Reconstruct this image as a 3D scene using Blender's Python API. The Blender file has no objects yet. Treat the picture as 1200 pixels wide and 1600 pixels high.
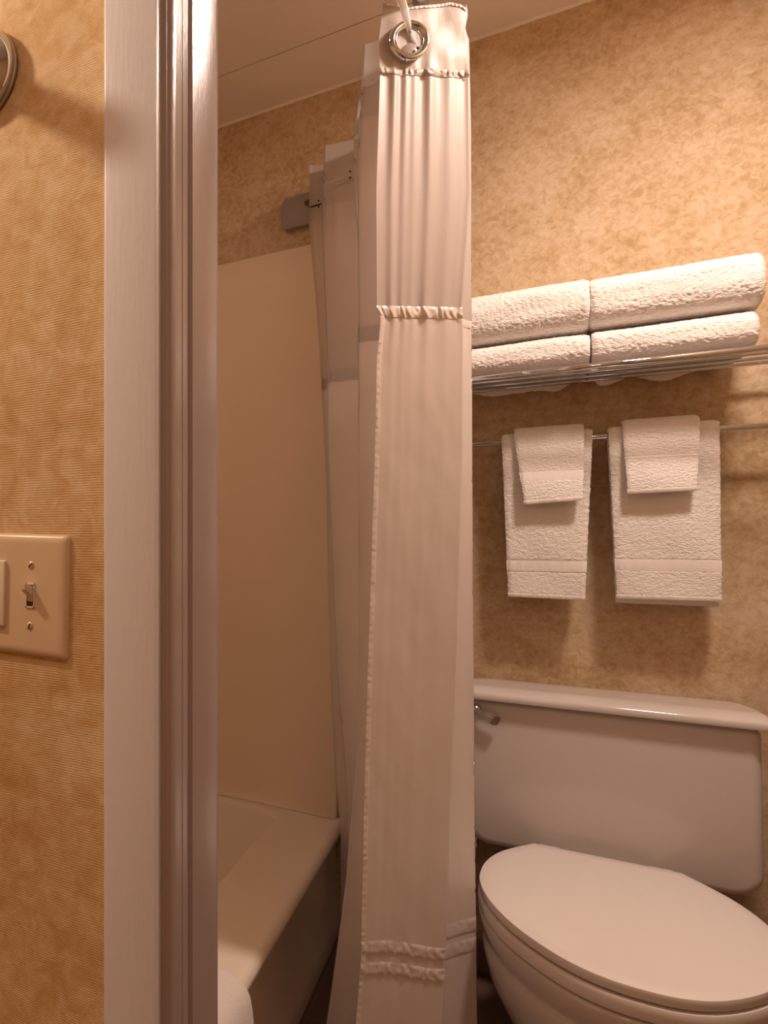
import bpy, bmesh, math, random
from mathutils import Vector, noise, Matrix
random.seed(3)
scene = bpy.context.scene
C = scene.collection

# ------------------------------------------------------------------ camera, world, exposure
EYE = 1.14
FPX = 1110.0
TH = math.atan(805 / 1110)
SN, CS = math.sin(TH), math.cos(TH)
HZ = 840.0
cam_d = bpy.data.cameras.new('camera')
cam = bpy.data.objects.new('camera', cam_d)
C.objects.link(cam)
cam.location = (0, 0, EYE)
cam.rotation_euler = (math.pi / 2, 0, TH)
cam_d.sensor_fit = 'HORIZONTAL'
cam_d.sensor_width = 36
cam_d.lens = FPX / 1200 * 36
cam_d.shift_x = 0.5
cam_d.shift_y = 40 / 1200
cam_d.clip_start = 0.02
scene.camera = cam
scene.view_settings.view_transform = 'Standard'
scene.view_settings.look = 'None'
scene.view_settings.gamma = 1
scene.view_settings.use_curve_mapping = False
scene.view_settings.exposure = 0.0

w = bpy.data.worlds.new('world')
scene.world = w
w.use_nodes = True
w.node_tree.nodes['Background'].inputs[0].default_value = (1.0, 0.72, 0.5, 1)
w.node_tree.nodes['Background'].inputs[1].default_value = 0.02

def lamp(name, kind, loc, power, col, size=0.1, rot=(0, 0, 0)):
    d = bpy.data.lights.new(name, kind)
    d.energy = power
    d.color = col
    if kind == 'AREA':
        d.shape = 'DISK'
        d.size = size
    else:
        d.shadow_soft_size = size
    o = bpy.data.objects.new(name, d)
    o.location = loc
    o.rotation_euler = rot
    C.objects.link(o)
    return o

CEIL = 2.456
LAMP_B = (0.44, 1.52)
WARM = (1.0, 0.81, 0.70)
bl = lamp('bathroom_lamp', 'SPOT', (LAMP_B[0], LAMP_B[1], CEIL - 0.062), 31.0, WARM, 0.10)
bl.data.spot_size = math.radians(165); bl.data.spot_blend = 0.7
lamp('bathroom_lamp_glow', 'AREA', (LAMP_B[0], LAMP_B[1], CEIL - 0.062), 11.5, WARM, 0.18)
lamp('shower_fill_lamp', 'AREA', (-0.80, 1.35, CEIL - 0.05), 1.8, (1.0, 0.78, 0.58), 0.12)  # unseen fill light added to brighten the tub area
lamp('vanity_lamp', 'POINT', (-0.92, 0.20, 1.95), 19.0, (1.0, 0.83, 0.66), 0.035)
lamp('hall_fill_lamp', 'AREA', (0.0, -0.55, CEIL - 0.07), 4.5, (1.0, 0.82, 0.72), 0.25)  # general fill added behind the camera, no known source

# ------------------------------------------------------------------ helpers
def at(x, y, Y):
    """world point of pixel (x, y) on the plane Y"""
    u = (x) / FPX
    v = (HZ - y) / FPX
    k = Y / (CS + SN * u)
    return Vector((k * (-SN + CS * u), Y, EYE + k * v))

def link(name, me, mat=None, parent=None):
    o = bpy.data.objects.new(name, me)
    C.objects.link(o)
    if mat:
        me.materials.append(mat)
    if parent:
        o.parent = parent
        o.matrix_parent_inverse = Matrix.Translation(-Vector(parent.location)) if parent.rotation_euler[1] == 0 else parent.matrix_basis.inverted()
    return o

def mesh(name, vs, fs, mat=None, parent=None, smooth=True):
    me = bpy.data.meshes.new(name)
    me.from_pydata([tuple(v) for v in vs], [], fs)
    me.update()
    bm = bmesh.new(); bm.from_mesh(me)
    bmesh.ops.recalc_face_normals(bm, faces=bm.faces)
    bm.to_mesh(me); bm.free()
    if smooth:
        me.polygons.foreach_set('use_smooth', [True] * len(me.polygons))
    return link(name, me, mat, parent)

def from_bm(name, bm, mat=None, parent=None, smooth=False, angle=None):
    bmesh.ops.recalc_face_normals(bm, faces=bm.faces)
    me = bpy.data.meshes.new(name)
    bm.to_mesh(me); bm.free()
    if smooth:
        me.polygons.foreach_set('use_smooth', [True] * len(me.polygons))
    o = link(name, me, mat, parent)
    if smooth and angle:
        me.set_sharp_from_angle(angle=math.radians(angle))
    return o

def box_bm(bm, lo, hi):
    r = bmesh.ops.create_cube(bm, size=1)
    for v in r['verts']:
        for i in range(3):
            v.co[i] = lo[i] if v.co[i] < 0 else hi[i]
    return r['verts']

def box(name, lo, hi, mat=None, parent=None, bevel=0.0, segs=3):
    bm = bmesh.new()
    box_bm(bm, lo, hi)
    if bevel:
        bmesh.ops.bevel(bm, geom=list(bm.edges), offset=bevel, segments=segs, profile=0.5, affect='EDGES')
    return from_bm(name, bm, mat, parent, smooth=bool(bevel), angle=40 if bevel else None)

def grid_mesh(name, nu, nv, fn, mat=None, parent=None, close_u=False, close_v=False, caps=False):
    vs = [fn(i, j) for i in range(nu) for j in range(nv)]
    fs = []
    for i in range(nu if close_u else nu - 1):
        for j in range(nv if close_v else nv - 1):
            a, b = i, (i + 1) % nu
            c, d = j, (j + 1) % nv
            fs.append((a * nv + c, b * nv + c, b * nv + d, a * nv + d))
    if caps:
        fs.append(tuple(range(nv)))
        fs.append(tuple((nu - 1) * nv + j for j in range(nv))[::-1])
    return mesh(name, vs, fs, mat, parent)

def tube(name, pts, r, mat=None, parent=None, seg=14, caps=True):
    pts = [Vector(p) for p in pts]
    rs = r if isinstance(r, (list, tuple)) else [r] * len(pts)
    rows = []
    ref = Vector((0, 0, 1))
    for i, p in enumerate(pts):
        t = (pts[min(i + 1, len(pts) - 1)] - pts[max(i - 1, 0)]).normalized()
        a = ref if abs(t.dot(ref)) < 0.9 else Vector((0, 1, 0))
        n = t.cross(a).normalized()
        b = t.cross(n).normalized()
        rows.append([p + n * rs[i] * math.cos(2 * math.pi * k / seg) + b * rs[i] * math.sin(2 * math.pi * k / seg) for k in range(seg)])
    return grid_mesh(name, len(rows), seg, lambda i, j: rows[i][j], mat, parent, close_v=True, caps=caps)

def prism(name, outline, axis, lo, hi, mat=None, parent=None, bevel=0, segs=3):
    """outline: 2D points; axis: extrusion axis 'x','y','z'"""
    bm = bmesh.new()
    def v3(p, t):
        return {'x': (t, p[0], p[1]), 'y': (p[0], t, p[1]), 'z': (p[0], p[1], t)}[axis]
    A = [bm.verts.new(v3(p, lo)) for p in outline]
    B = [bm.verts.new(v3(p, hi)) for p in outline]
    n = len(outline)
    bm.faces.new(A); bm.faces.new(B[::-1])
    for i in range(n):
        bm.faces.new((A[i], B[i], B[(i + 1) % n], A[(i + 1) % n]))
    bmesh.ops.recalc_face_normals(bm, faces=bm.faces)
    if bevel:
        es = [e for e in bm.edges if e.calc_face_angle(0) > math.radians(50)]
        bmesh.ops.bevel(bm, geom=es, offset=bevel, segments=segs, profile=0.5, affect='EDGES')
    return from_bm(name, bm, mat, parent, smooth=True, angle=35)

def lathe(name, prof, center, axis, mat=None, parent=None, seg=48):
    """prof: (radius, offset along axis)"""
    c = Vector(center); ax = Vector(axis).normalized()
    a = Vector((0, 0, 1)) if abs(ax.z) < 0.9 else Vector((1, 0, 0))
    n = ax.cross(a).normalized(); b = ax.cross(n).normalized()
    return grid_mesh(name, len(prof), seg, lambda i, j: c + ax * prof[i][1] + (n * math.cos(2 * math.pi * j / seg) + b * math.sin(2 * math.pi * j / seg)) * max(prof[i][0], 1e-5), mat, parent, close_v=True)

def empty(name, loc, label=None, cat=None, group=None):
    o = bpy.data.objects.new(name, None)
    o.location = loc
    o.empty_display_size = 0.05
    C.objects.link(o)
    tag(o, label, cat, group)
    return o

def tag(o, label=None, cat=None, group=None):
    if label: o['label'] = label
    if cat: o['category'] = cat
    if group: o['group'] = group
    return o

def struct(o, label=None):
    o['kind'] = 'structure'
    if label: o['label'] = label
    return o

def lerp(a, b, t): return a + (b - a) * t
def smooth(t):
    t = max(0.0, min(1.0, t)); return t * t * (3 - 2 * t)
def interp(tab, x):
    if x <= tab[0][0]: return tab[0][1]
    for (x0, y0), (x1, y1) in zip(tab, tab[1:]):
        if x <= x1: return y0 + (y1 - y0) * (x - x0) / (x1 - x0)
    return tab[-1][1]

# ------------------------------------------------------------------ materials
def nt(name):
    m = bpy.data.materials.new(name)
    m.use_nodes = True
    return m, m.node_tree.nodes, m.node_tree.links, m.node_tree.nodes['Principled BSDF']

def simple(name, col, rough=0.5, metal=0.0, spec=0.5, bump=0.0, bscale=60, bdist=0.001, coat=0.0, var=0.0, stretch=(1, 1, 1)):
    m, N, L, P = nt(name)
    P.inputs['Base Color'].default_value = (*col, 1)
    P.inputs['Roughness'].default_value = rough
    P.inputs['Metallic'].default_value = metal
    P.inputs['Specular IOR Level'].default_value = spec
    P.inputs['Coat Weight'].default_value = coat
    P.inputs['Coat Roughness'].default_value = 0.05
    tc = N.new('ShaderNodeTexCoord')
    mp = N.new('ShaderNodeMapping'); mp.inputs['Scale'].default_value = stretch
    L.new(tc.outputs['Object'], mp.inputs['Vector'])
    nz = N.new('ShaderNodeTexNoise'); nz.inputs['Scale'].default_value = bscale; nz.inputs['Detail'].default_value = 4
    L.new(mp.outputs[0], nz.inputs['Vector'])
    if bump:
        b = N.new('ShaderNodeBump'); b.inputs['Strength'].default_value = bump; b.inputs['Distance'].default_value = bdist
        L.new(nz.outputs['Fac'], b.inputs['Height'])
        L.new(b.outputs[0], P.inputs['Normal'])
    if var:
        mx = N.new('ShaderNodeMix'); mx.data_type = 'RGBA'
        mx.inputs[6].default_value = (*[c * (1 - var) for c in col], 1)
        mx.inputs[7].default_value = (*[min(1, c * (1 + var)) for c in col], 1)
        L.new(nz.outputs['Fac'], mx.inputs[0])
        L.new(mx.outputs[2], P.inputs['Base Color'])
    return m

def wallpaper(name, dark, mid, light, s1=9, s2=45, rib=False, bstr=0.35):
    m, N, L, P = nt(name)
    tc = N.new('ShaderNodeTexCoord')
    n1 = N.new('ShaderNodeTexNoise'); n1.inputs['Scale'].default_value = s1; n1.inputs['Detail'].default_value = 5; n1.inputs['Roughness'].default_value = 0.6
    n2 = N.new('ShaderNodeTexNoise'); n2.inputs['Scale'].default_value = s2; n2.inputs['Detail'].default_value = 6; n2.inputs['Roughness'].default_value = 0.65; n2.inputs['Distortion'].default_value = 0.6
    n3 = N.new('ShaderNodeTexNoise'); n3.inputs['Scale'].default_value = 500; n3.inputs['Detail'].default_value = 2
    for n in (n1, n2): L.new(tc.outputs['Object'], n.inputs['Vector'])
    mp = N.new('ShaderNodeMapping'); mp.inputs['Scale'].default_value = (1, 1, 3.0) if rib else (1, 1, 1)
    L.new(tc.outputs['Object'], mp.inputs['Vector']); L.new(mp.outputs[0], n3.inputs['Vector'])
    a = N.new('ShaderNodeMath'); a.operation = 'MULTIPLY'; a.inputs[1].default_value = 0.42
    b = N.new('ShaderNodeMath'); b.operation = 'MULTIPLY_ADD'; b.inputs[1].default_value = 0.58
    L.new(n1.outputs['Fac'], a.inputs[0]); L.new(n2.outputs['Fac'], b.inputs[0]); L.new(a.outputs[0], b.inputs[2])
    cr = N.new('ShaderNodeValToRGB')
    e = cr.color_ramp.elements
    e[0].position = 0.37; e[0].color = (*dark, 1)
    e[1].position = 0.62; e[1].color = (*light, 1)
    k = e.new(0.49); k.color = (*mid, 1)
    L.new(b.outputs[0], cr.inputs[0])
    L.new(cr.outputs[0], P.inputs['Base Color'])
    P.inputs['Roughness'].default_value = 0.62
    P.inputs['Specular IOR Level'].default_value = 0.25
    h = n3.outputs['Fac']
    if rib:
        wv = N.new('ShaderNodeTexWave'); wv.bands_direction = 'Z'; wv.inputs['Scale'].default_value = 130; wv.inputs['Distortion'].default_value = 2.5; wv.inputs['Detail'].default_value = 2
        wv.inputs['Detail Scale'].default_value = 3
        L.new(tc.outputs['Object'], wv.inputs['Vector'])
        ad = N.new('ShaderNodeMath'); ad.operation = 'MULTIPLY_ADD'; ad.inputs[1].default_value = 0.35
        L.new(wv.outputs['Fac'], ad.inputs[0]); L.new(n3.outputs['Fac'], ad.inputs[2])
        h = ad.outputs[0]
    bp = N.new('ShaderNodeBump'); bp.inputs['Strength'].default_value = bstr; bp.inputs['Distance'].default_value = 0.001
    L.new(h, bp.inputs['Height']); L.new(bp.outputs[0], P.inputs['Normal'])
    return m

def cloth(name, col, trans=0.25, rough=0.35, gloss=0.12, sheer=0.0, bscale=900, bstr=0.25, wr=0.5):
    m, N, L, P = nt(name)
    N.remove(P)
    out = N['Material Output']
    tc = N.new('ShaderNodeTexCoord')
    nz = N.new('ShaderNodeTexNoise'); nz.inputs['Scale'].default_value = bscale; nz.inputs['Detail'].default_value = 2
    L.new(tc.outputs['Object'], nz.inputs['Vector'])
    mp = N.new('ShaderNodeMapping'); mp.inputs['Scale'].default_value = (1.6, 1.6, 0.7)
    L.new(tc.outputs['Object'], mp.inputs['Vector'])
    n2 = N.new('ShaderNodeTexNoise'); n2.inputs['Scale'].default_value = 13; n2.inputs['Detail'].default_value = 3; n2.inputs['Distortion'].default_value = 0.7
    L.new(mp.outputs[0], n2.inputs['Vector'])
    b = N.new('ShaderNodeBump'); b.inputs['Strength'].default_value = bstr; b.inputs['Distance'].default_value = 0.0006
    L.new(nz.outputs['Fac'], b.inputs['Height'])
    b2 = N.new('ShaderNodeBump'); b2.inputs['Strength'].default_value = wr; b2.inputs['Distance'].default_value = 0.006
    L.new(n2.outputs['Fac'], b2.inputs['Height']); L.new(b.outputs[0], b2.inputs['Normal'])
    df = N.new('ShaderNodeBsdfDiffuse'); df.inputs[0].default_value = (*col, 1)
    tr = N.new('ShaderNodeBsdfTranslucent'); tr.inputs[0].default_value = (*[c * 0.97 for c in col], 1)
    gl = N.new('ShaderNodeBsdfGlossy'); gl.inputs['Roughness'].default_value = rough; gl.inputs[0].default_value = (1, 0.95, 0.92, 1)
    for s in (df, tr, gl): L.new(b2.outputs[0], s.inputs['Normal'])
    m1 = N.new('ShaderNodeMixShader'); m1.inputs[0].default_value = trans
    L.new(df.outputs[0], m1.inputs[1]); L.new(tr.outputs[0], m1.inputs[2])
    m2 = N.new('ShaderNodeMixShader'); m2.inputs[0].default_value = gloss
    L.new(m1.outputs[0], m2.inputs[1]); L.new(gl.outputs[0], m2.inputs[2])
    last = m2
    if sheer:
        tp = N.new('ShaderNodeBsdfTransparent')
        m3 = N.new('ShaderNodeMixShader'); m3.inputs[0].default_value = sheer
        L.new(last.outputs[0], m3.inputs[1]); L.new(tp.outputs[0], m3.inputs[2])
        last = m3
    L.new(last.outputs[0], out.inputs[0])
    return m

def terry(name, col, strength=0.9, scale=330, flat=False):
    m, N, L, P = nt(name)
    tc = N.new('ShaderNodeTexCoord')
    v = N.new('ShaderNodeTexVoronoi'); v.inputs['Scale'].default_value = scale; v.inputs['Randomness'].default_value = 1
    n = N.new('ShaderNodeTexNoise'); n.inputs['Scale'].default_value = scale * 0.55; n.inputs['Detail'].default_value = 3; n.inputs['Distortion'].default_value = 1.2
    mp = N.new('ShaderNodeMapping'); mp.inputs['Scale'].default_value = (0.8, 1, 1.35)
    L.new(tc.outputs['Object'], mp.inputs['Vector'])
    L.new(mp.outputs[0], v.inputs['Vector']); L.new(mp.outputs[0], n.inputs['Vector'])
    s = N.new('ShaderNodeMath'); s.operation = 'MULTIPLY_ADD'; s.inputs[1].default_value = -0.45
    L.new(v.outputs['Distance'], s.inputs[0]); L.new(n.outputs['Fac'], s.inputs[2])
    b = N.new('ShaderNodeBump'); b.inputs['Strength'].default_value = strength; b.inputs['Distance'].default_value = 0.0022
    L.new(s.outputs[0], b.inputs['Height']); L.new(b.outputs[0], P.inputs['Normal'])
    P.inputs['Base Color'].default_value = (*col, 1)
    P.inputs['Roughness'].default_value = 0.95
    P.inputs['Specular IOR Level'].default_value = 0.1
    P.inputs['Sheen Weight'].default_value = 0.25
    P.inputs['Sheen Roughness'].default_value = 0.5
    return m

def floor_mat():
    m, N, L, P = nt('floor_tile')
    tc = N.new('ShaderNodeTexCoord')
    br = N.new('ShaderNodeTexBrick'); br.offset = 0
    br.inputs['Scale'].default_value = 1; br.inputs['Brick Width'].default_value = 0.2; br.inputs['Row Height'].default_value = 0.2
    br.inputs['Mortar Size'].default_value = 0.003
    br.inputs['Color1'].default_value = (0.15, 0.09, 0.075, 1); br.inputs['Color2'].default_value = (0.14, 0.085, 0.07, 1); br.inputs['Mortar'].default_value = (0.17, 0.11, 0.09, 1)
    L.new(tc.outputs['Object'], br.inputs['Vector']); L.new(br.outputs[0], P.inputs['Base Color'])
    P.inputs['Roughness'].default_value = 0.3
    return m

M = {}
M['wall_bath'] = wallpaper('wallpaper_bathroom', (0.42, 0.28, 0.135), (0.54, 0.385, 0.23), (0.645, 0.505, 0.355), 6, 70)
M['wall_hall'] = wallpaper('wallpaper_hall', (0.56, 0.32, 0.12), (0.66, 0.42, 0.195), (0.76, 0.55, 0.32), 8, 42, rib=True, bstr=0.55)
M['ceiling'] = simple('ceiling_paint', (0.80, 0.70, 0.62), 0.6, bump=0.1, bscale=120)
M['groove'] = simple('ceiling_seam', (0.10, 0.05, 0.03), 0.8)
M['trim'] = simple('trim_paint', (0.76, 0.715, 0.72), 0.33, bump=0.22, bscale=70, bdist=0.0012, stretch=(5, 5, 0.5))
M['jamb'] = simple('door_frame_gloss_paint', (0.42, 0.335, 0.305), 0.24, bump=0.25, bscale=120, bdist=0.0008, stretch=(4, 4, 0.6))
M['floor'] = floor_mat()
M['tub'] = simple('tub_acrylic', (0.86, 0.76, 0.65), 0.28, spec=0.4)
M['surround'] = simple('surround_acrylic', (0.84, 0.69, 0.54), 0.46, spec=0.35)
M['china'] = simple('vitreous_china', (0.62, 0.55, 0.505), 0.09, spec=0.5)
M['seat'] = simple('seat_plastic', (0.80, 0.73, 0.68), 0.16, spec=0.45)
M['chrome'] = simple('chrome', (0.66, 0.70, 0.76), 0.05, metal=1)
M['satin_metal'] = simple('brushed_nickel', (0.40, 0.40, 0.41), 0.3, metal=1)
M['dull'] = simple('flange_plastic', (0.30, 0.24, 0.21), 0.45)
M['ivory'] = simple('ivory_plastic', (0.70, 0.52, 0.33), 0.28, spec=0.45)
M['ivory2'] = simple('ivory_switch', (0.82, 0.68, 0.52), 0.28)
M['screw'] = simple('painted_screw', (0.72, 0.58, 0.42), 0.3, metal=0.4)
M['dark'] = simple('dark_gap', (0.04, 0.02, 0.012), 0.8)
M['header'] = cloth('curtain_header_satin', (0.60, 0.52, 0.475), 0.25, 0.36, 0.035, wr=0.25)
M['sheer'] = cloth('curtain_sheer', (0.73, 0.65, 0.615), 0.42, 0.4, 0.05, sheer=0.10, wr=0.1)
M['body'] = cloth('curtain_satin', (0.80, 0.715, 0.655), 0.22, 0.38, 0.07, wr=0.12)
M['band'] = cloth('curtain_band_satin', (0.85, 0.76, 0.71), 0.15, 0.28, 0.12, wr=0.6)
M['slit_bright'] = cloth('lit_slit_cloth', (0.95, 0.90, 0.87), 0.75, wr=0.0)  # pale colour standing in for brightly lit cloth seen through the slits
M['terry'] = terry('white_terry', (0.90, 0.85, 0.81), 0.9, 300)
M['terry_hand'] = terry('white_terry_fine', (0.90, 0.85, 0.80), 0.9, 300)
M['weave'] = terry('flat_weave', (0.92, 0.86, 0.82), 0.25, 700)
M['mat'] = terry('bath_mat_terry', (0.86, 0.79, 0.76), 0.5, 520)
mg, N_, L_, P_ = nt('clear_plastic')
P_.inputs['Base Color'].default_value = (0.95, 0.9, 0.87, 1); P_.inputs['Roughness'].default_value = 0.12
P_.inputs['Transmission Weight'].default_value = 0.55; P_.inputs['IOR'].default_value = 1.25
M['clear'] = mg
me_, N_, L_, P_ = nt('lamp_diffuser')
P_.inputs['Base Color'].default_value = (0.9, 0.85, 0.8, 1); P_.inputs['Emission Color'].default_value = (1, 0.8, 0.62, 1); P_.inputs['Emission Strength'].default_value = 2.5
M['glow'] = me_

# ------------------------------------------------------------------ the room
YW0, YW1, YB = 0.596, 0.705, 2.25          # doorway wall faces, back wall
XL, XR = -1.17, 0.66                        # bathroom side walls
HXL, HXR, HYB = -1.75, 1.25, -1.25          # hall
DX0, DX1, DH = -0.245, 0.53, 2.05           # door opening

def plane(name, lo, hi, mat): return box(name, lo, hi, mat)
struct(plane('floor', (HXL - .1, HYB - .1, -.05), (HXR + .1, YB + .1, 0), M['floor']), 'dark reddish brown floor tile')
# ceiling: two boards meeting in a fine seam
bm = bmesh.new()
box_bm(bm, (HXL - .1, HYB - .1, CEIL), (HXR + .1, 2.0080, CEIL + .06))
box_bm(bm, (HXL - .1, 2.0125, CEIL), (HXR + .1, YB + .1, CEIL + .06))
struct(from_bm('ceiling', bm, M['ceiling']))
box('seam', (HXL, 2.0080, CEIL + .012), (HXR, 2.0125, CEIL + .05), M['groove'], bpy.data.objects['ceiling'])
struct(plane('wall_back', (XL - .1, YB, 0), (XR + .1, YB + .08, CEIL), M['wall_bath']))
struct(plane('wall_left', (XL - .08, YW1, 0), (XL, YB, CEIL), M['wall_bath']))
struct(plane('wall_right', (XR, YW1, 0), (XR + .08, YB, CEIL), M['wall_bath']))
bm = bmesh.new()
box_bm(bm, (HXL, YW0, 0), (DX0 - .012, YW1, CEIL))
box_bm(bm, (DX1 + .012, YW0, 0), (HXR, YW1, CEIL))
box_bm(bm, (DX0 - .012, YW0, DH + .012), (DX1 + .012, YW1, CEIL))
struct(from_bm('wall_front', bm, M['wall_hall']), 'tan mottled wallpaper wall with the doorway')
struct(plane('wall_hall_left', (HXL - .08, HYB, 0), (HXL, YW1, CEIL), M['wall_hall']))
struct(plane('wall_hall_right', (HXR, HYB, 0), (HXR + .08, YW1, CEIL), M['wall_hall']))
struct(plane('wall_hall_rear', (HXL - .08, HYB - .08, 0), (HXR + .08, HYB, CEIL), M['wall_hall']))
# cove strip where ceiling meets the back wall
struct(prism('trim_1', [(YB, CEIL - .008), (YB - .003, CEIL - .008), (YB - .0042, CEIL - .006), (YB - .0042, CEIL), (YB, CEIL)], 'x', XL, XR, M['ceiling']))
# door frame: left jamb with rounded bead, shallow channel and raised stop strip
def jamb_profile(sx, x0):
    # (distance from opening plane into the wall, Y)
    p = [(.012, .590), (.006, .5885)]
    for k in range(7):
        a = math.pi / 2 * k / 6
        p.append((.0035 - .0050 * math.sin(a), .5915 + .010 * (1 - math.cos(a))))
    p += [(.0008, .6045), (.0025, .606), (.0025, .626), (.0020, .6265), (.0020, .6355), (.0024, .636), (.0024, .6425),
          (-.0006, .6440), (-.0040, .668), (-.0052, .694), (-.0045, .702), (-.0010, .7065), (.012, .7075)]
    return [(x0 - sx * a, b) for a, b in p]
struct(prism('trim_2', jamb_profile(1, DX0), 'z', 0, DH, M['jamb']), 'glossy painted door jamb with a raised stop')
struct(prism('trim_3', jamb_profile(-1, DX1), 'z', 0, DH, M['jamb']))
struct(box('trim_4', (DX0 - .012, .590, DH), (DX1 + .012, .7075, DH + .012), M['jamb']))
CX0, CX1 = -.3035, -.2525
def casing(name, x0, x1, z0, z1):
    o = [(x0, .5955), (x0, .5808), (x0 + .0004, .5797), (x0 + .0011, .5790), (x0 + .0022, .5786), (x0 + .0032, .5785), (x1 - .0012, .5785), (x1 - .0004, .5788), (x1, .5795), (x1, .5955)]
    return struct(prism(name, o, 'z', z0, z1, M['trim']))
c = casing('trim_5', CX0, CX1, 0, DH + .06); c['label'] = 'flat off white painted door casing'
casing('trim_6', DX1 + .006, DX1 + .058, 0, DH + .06)
casing('trim_7', CX1 + .001, DX1 + .005, DH + .006, DH + .058)
# base tiles on the back wall
struct(box('baseboard_back', (-.39, YB - .010, 0), (XR, YB, .085), simple('base_tile', (0.20, 0.125, 0.095), 0.3), bevel=.003))

# ------------------------------------------------------------------ lamps as fixtures; the hall and tub ones are added fill lights
t = empty('ceiling_light', (LAMP_B[0], LAMP_B[1], CEIL), 'round white ceiling light in the middle of the bathroom', 'light')
lathe('frame', [(.001, 0), (.105, 0), (.11, -.006), (.108, -.02), (.100, -.022), (.100, -.012), (.001, -.012)], (LAMP_B[0], LAMP_B[1], CEIL - .0005), (0, 0, 1), M['chrome'], t)
lathe('diffuser', [(.098, -.013), (.094, -.03), (.075, -.044), (.04, -.051), (.0, -.053)], (LAMP_B[0], LAMP_B[1], CEIL), (0, 0, 1), M['glow'], t)
t = empty('ceiling_light', (.0, -.55, CEIL), 'added round white fill light on the hall ceiling behind the viewer', 'light')
lathe('frame', [(.001, 0), (.145, 0), (.15, -.006), (.148, -.02), (.140, -.022), (.140, -.012), (.001, -.012)], (.0, -.55, CEIL - .0005), (0, 0, 1), M['chrome'], t)
lathe('diffuser', [(.138, -.013), (.13, -.03), (.1, -.048), (.05, -.056), (.0, -.058)], (.0, -.55, CEIL), (0, 0, 1), M['glow'], t)

t = empty('ceiling_light', (-.80, 1.35, CEIL), 'small round added fill light on the ceiling above the bathtub', 'light')
lathe('frame', [(.001, 0), (.075, 0), (.08, -.006), (.078, -.016), (.070, -.018), (.070, -.010), (.001, -.010)], (-.80, 1.35, CEIL - .0005), (0, 0, 1), M['chrome'], t)
lathe('diffuser', [(.068, -.011), (.062, -.026), (.045, -.036), (.0, -.040)], (-.80, 1.35, CEIL), (0, 0, 1), M['glow'], t)

# chrome mount high on the hall wall
mc = Vector((-.456, YW0, EYE + .483))
t = empty('wall_mount', mc, 'round domed chrome mount high on the tan wall, left of the door casing', 'wall mount')
lathe('base_ring', [(.0, 0), (.047, 0), (.0475, .004), (.0455, .0075), (.0425, .0085)], mc, (0, -1, 0), M['satin_metal'], t)
lathe('dome', [(.0455, .0070), (.0462, .009), (.0450, .013), (.0415, .0185), (.036, .0235), (.029, .0275), (.021, .0305), (.0145, .032)], mc, (0, -1, 0), M['chrome'], t)
tube('arm', [mc + Vector((0, -.03, 0)), mc + Vector((0, -.06, 0)), mc + Vector((0, -.095, -.003))], .0145, M['chrome'], t, seg=24)
lathe('knob', [(.0, -.018), (.014, -.015), (.0195, -.006), (.0195, .006), (.014, .015), (.0, .018)], mc + Vector((0, -.105, -.004)), (0, -1, 0), M['chrome'], t)

# switch plate, tilted a little clockwise
PC = Vector((-.4115, YW0, EYE - .0570))
t = empty('light_switch', PC, 'ivory double switch plate with rocker and toggle, beside the door casing', 'light switch')
def rrect(hw, hh, r, n=6):
    out = []
    for cx, cz, a0 in ((hw - r, hh - r, 0), (-hw + r, hh - r, 90), (-hw + r, -hh + r, 180), (hw - r, -hh + r, 270)):
        for k in range(n + 1):
            a = math.radians(a0 + 90 * k / n)
            out.append((cx + r * math.cos(a), cz + r * math.sin(a)))
    return out
def plate_pt(x, z, d): return Vector((PC.x + x, YW0 - d, PC.z + z))
rings = []
for hw, hh, r, d in ((.0627, .0610, .004, 0), (.0627, .0610, .004, .0015), (.0618, .0601, .004, .0035), (.0595, .0578, .004, .0052), (.0560, .0543, .004, .0062), (.0535, .0518, .004, .0064)):
    rings.append([plate_pt(x, z, d) for x, z in rrect(hw, hh, r)])
vs = [v for r_ in rings for v in r_]; n = len(rings[0])
fs = [(i * n + j, i * n + (j + 1) % n, (i + 1) * n + (j + 1) % n, (i + 1) * n + j) for i in range(len(rings) - 1) for j in range(n)]
fs.append(tuple(range((len(rings) - 1) * n, len(rings) * n)))
mesh('plate', vs, fs, M['ivory'], t)
TX = .0213                                     # toggle column
RX = -.0247
r_ = box('rocker', plate_pt(RX - .0165, -.0335, .0105), plate_pt(RX + .0165, .0335, .004), M['ivory2'], t, bevel=.0015)
for k, dz in enumerate((.0302, -.0302)):
    s_ = lathe('screw', [(.0, .0012), (.0022, .0011), (.0036, .0004), (.0038, -.0005)], plate_pt(TX, dz, .0066), (0, -1, 0), M['screw'], t, seg=20)
    a = (.75, 1.15)[k]
    p0 = plate_pt(TX, dz, .0078)
    dv = Vector((math.cos(a), 0, math.sin(a))) * .0031; nv = Vector((-math.sin(a), 0, math.cos(a))) * .0006
    up = Vector((0, -.0002, 0))
    mesh('screw_slot', [p0 - dv - nv + up, p0 + dv - nv + up, p0 + dv + nv + up, p0 - dv + nv + up, p0 - dv - nv - up, p0 + dv - nv - up, p0 + dv + nv - up, p0 - dv + nv - up],
         [(0, 1, 2, 3), (4, 5, 6, 7), (0, 1, 5, 4), (1, 2, 6, 5), (2, 3, 7, 6), (3, 0, 4, 7)], M['dark'], s_, smooth=False)
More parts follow.
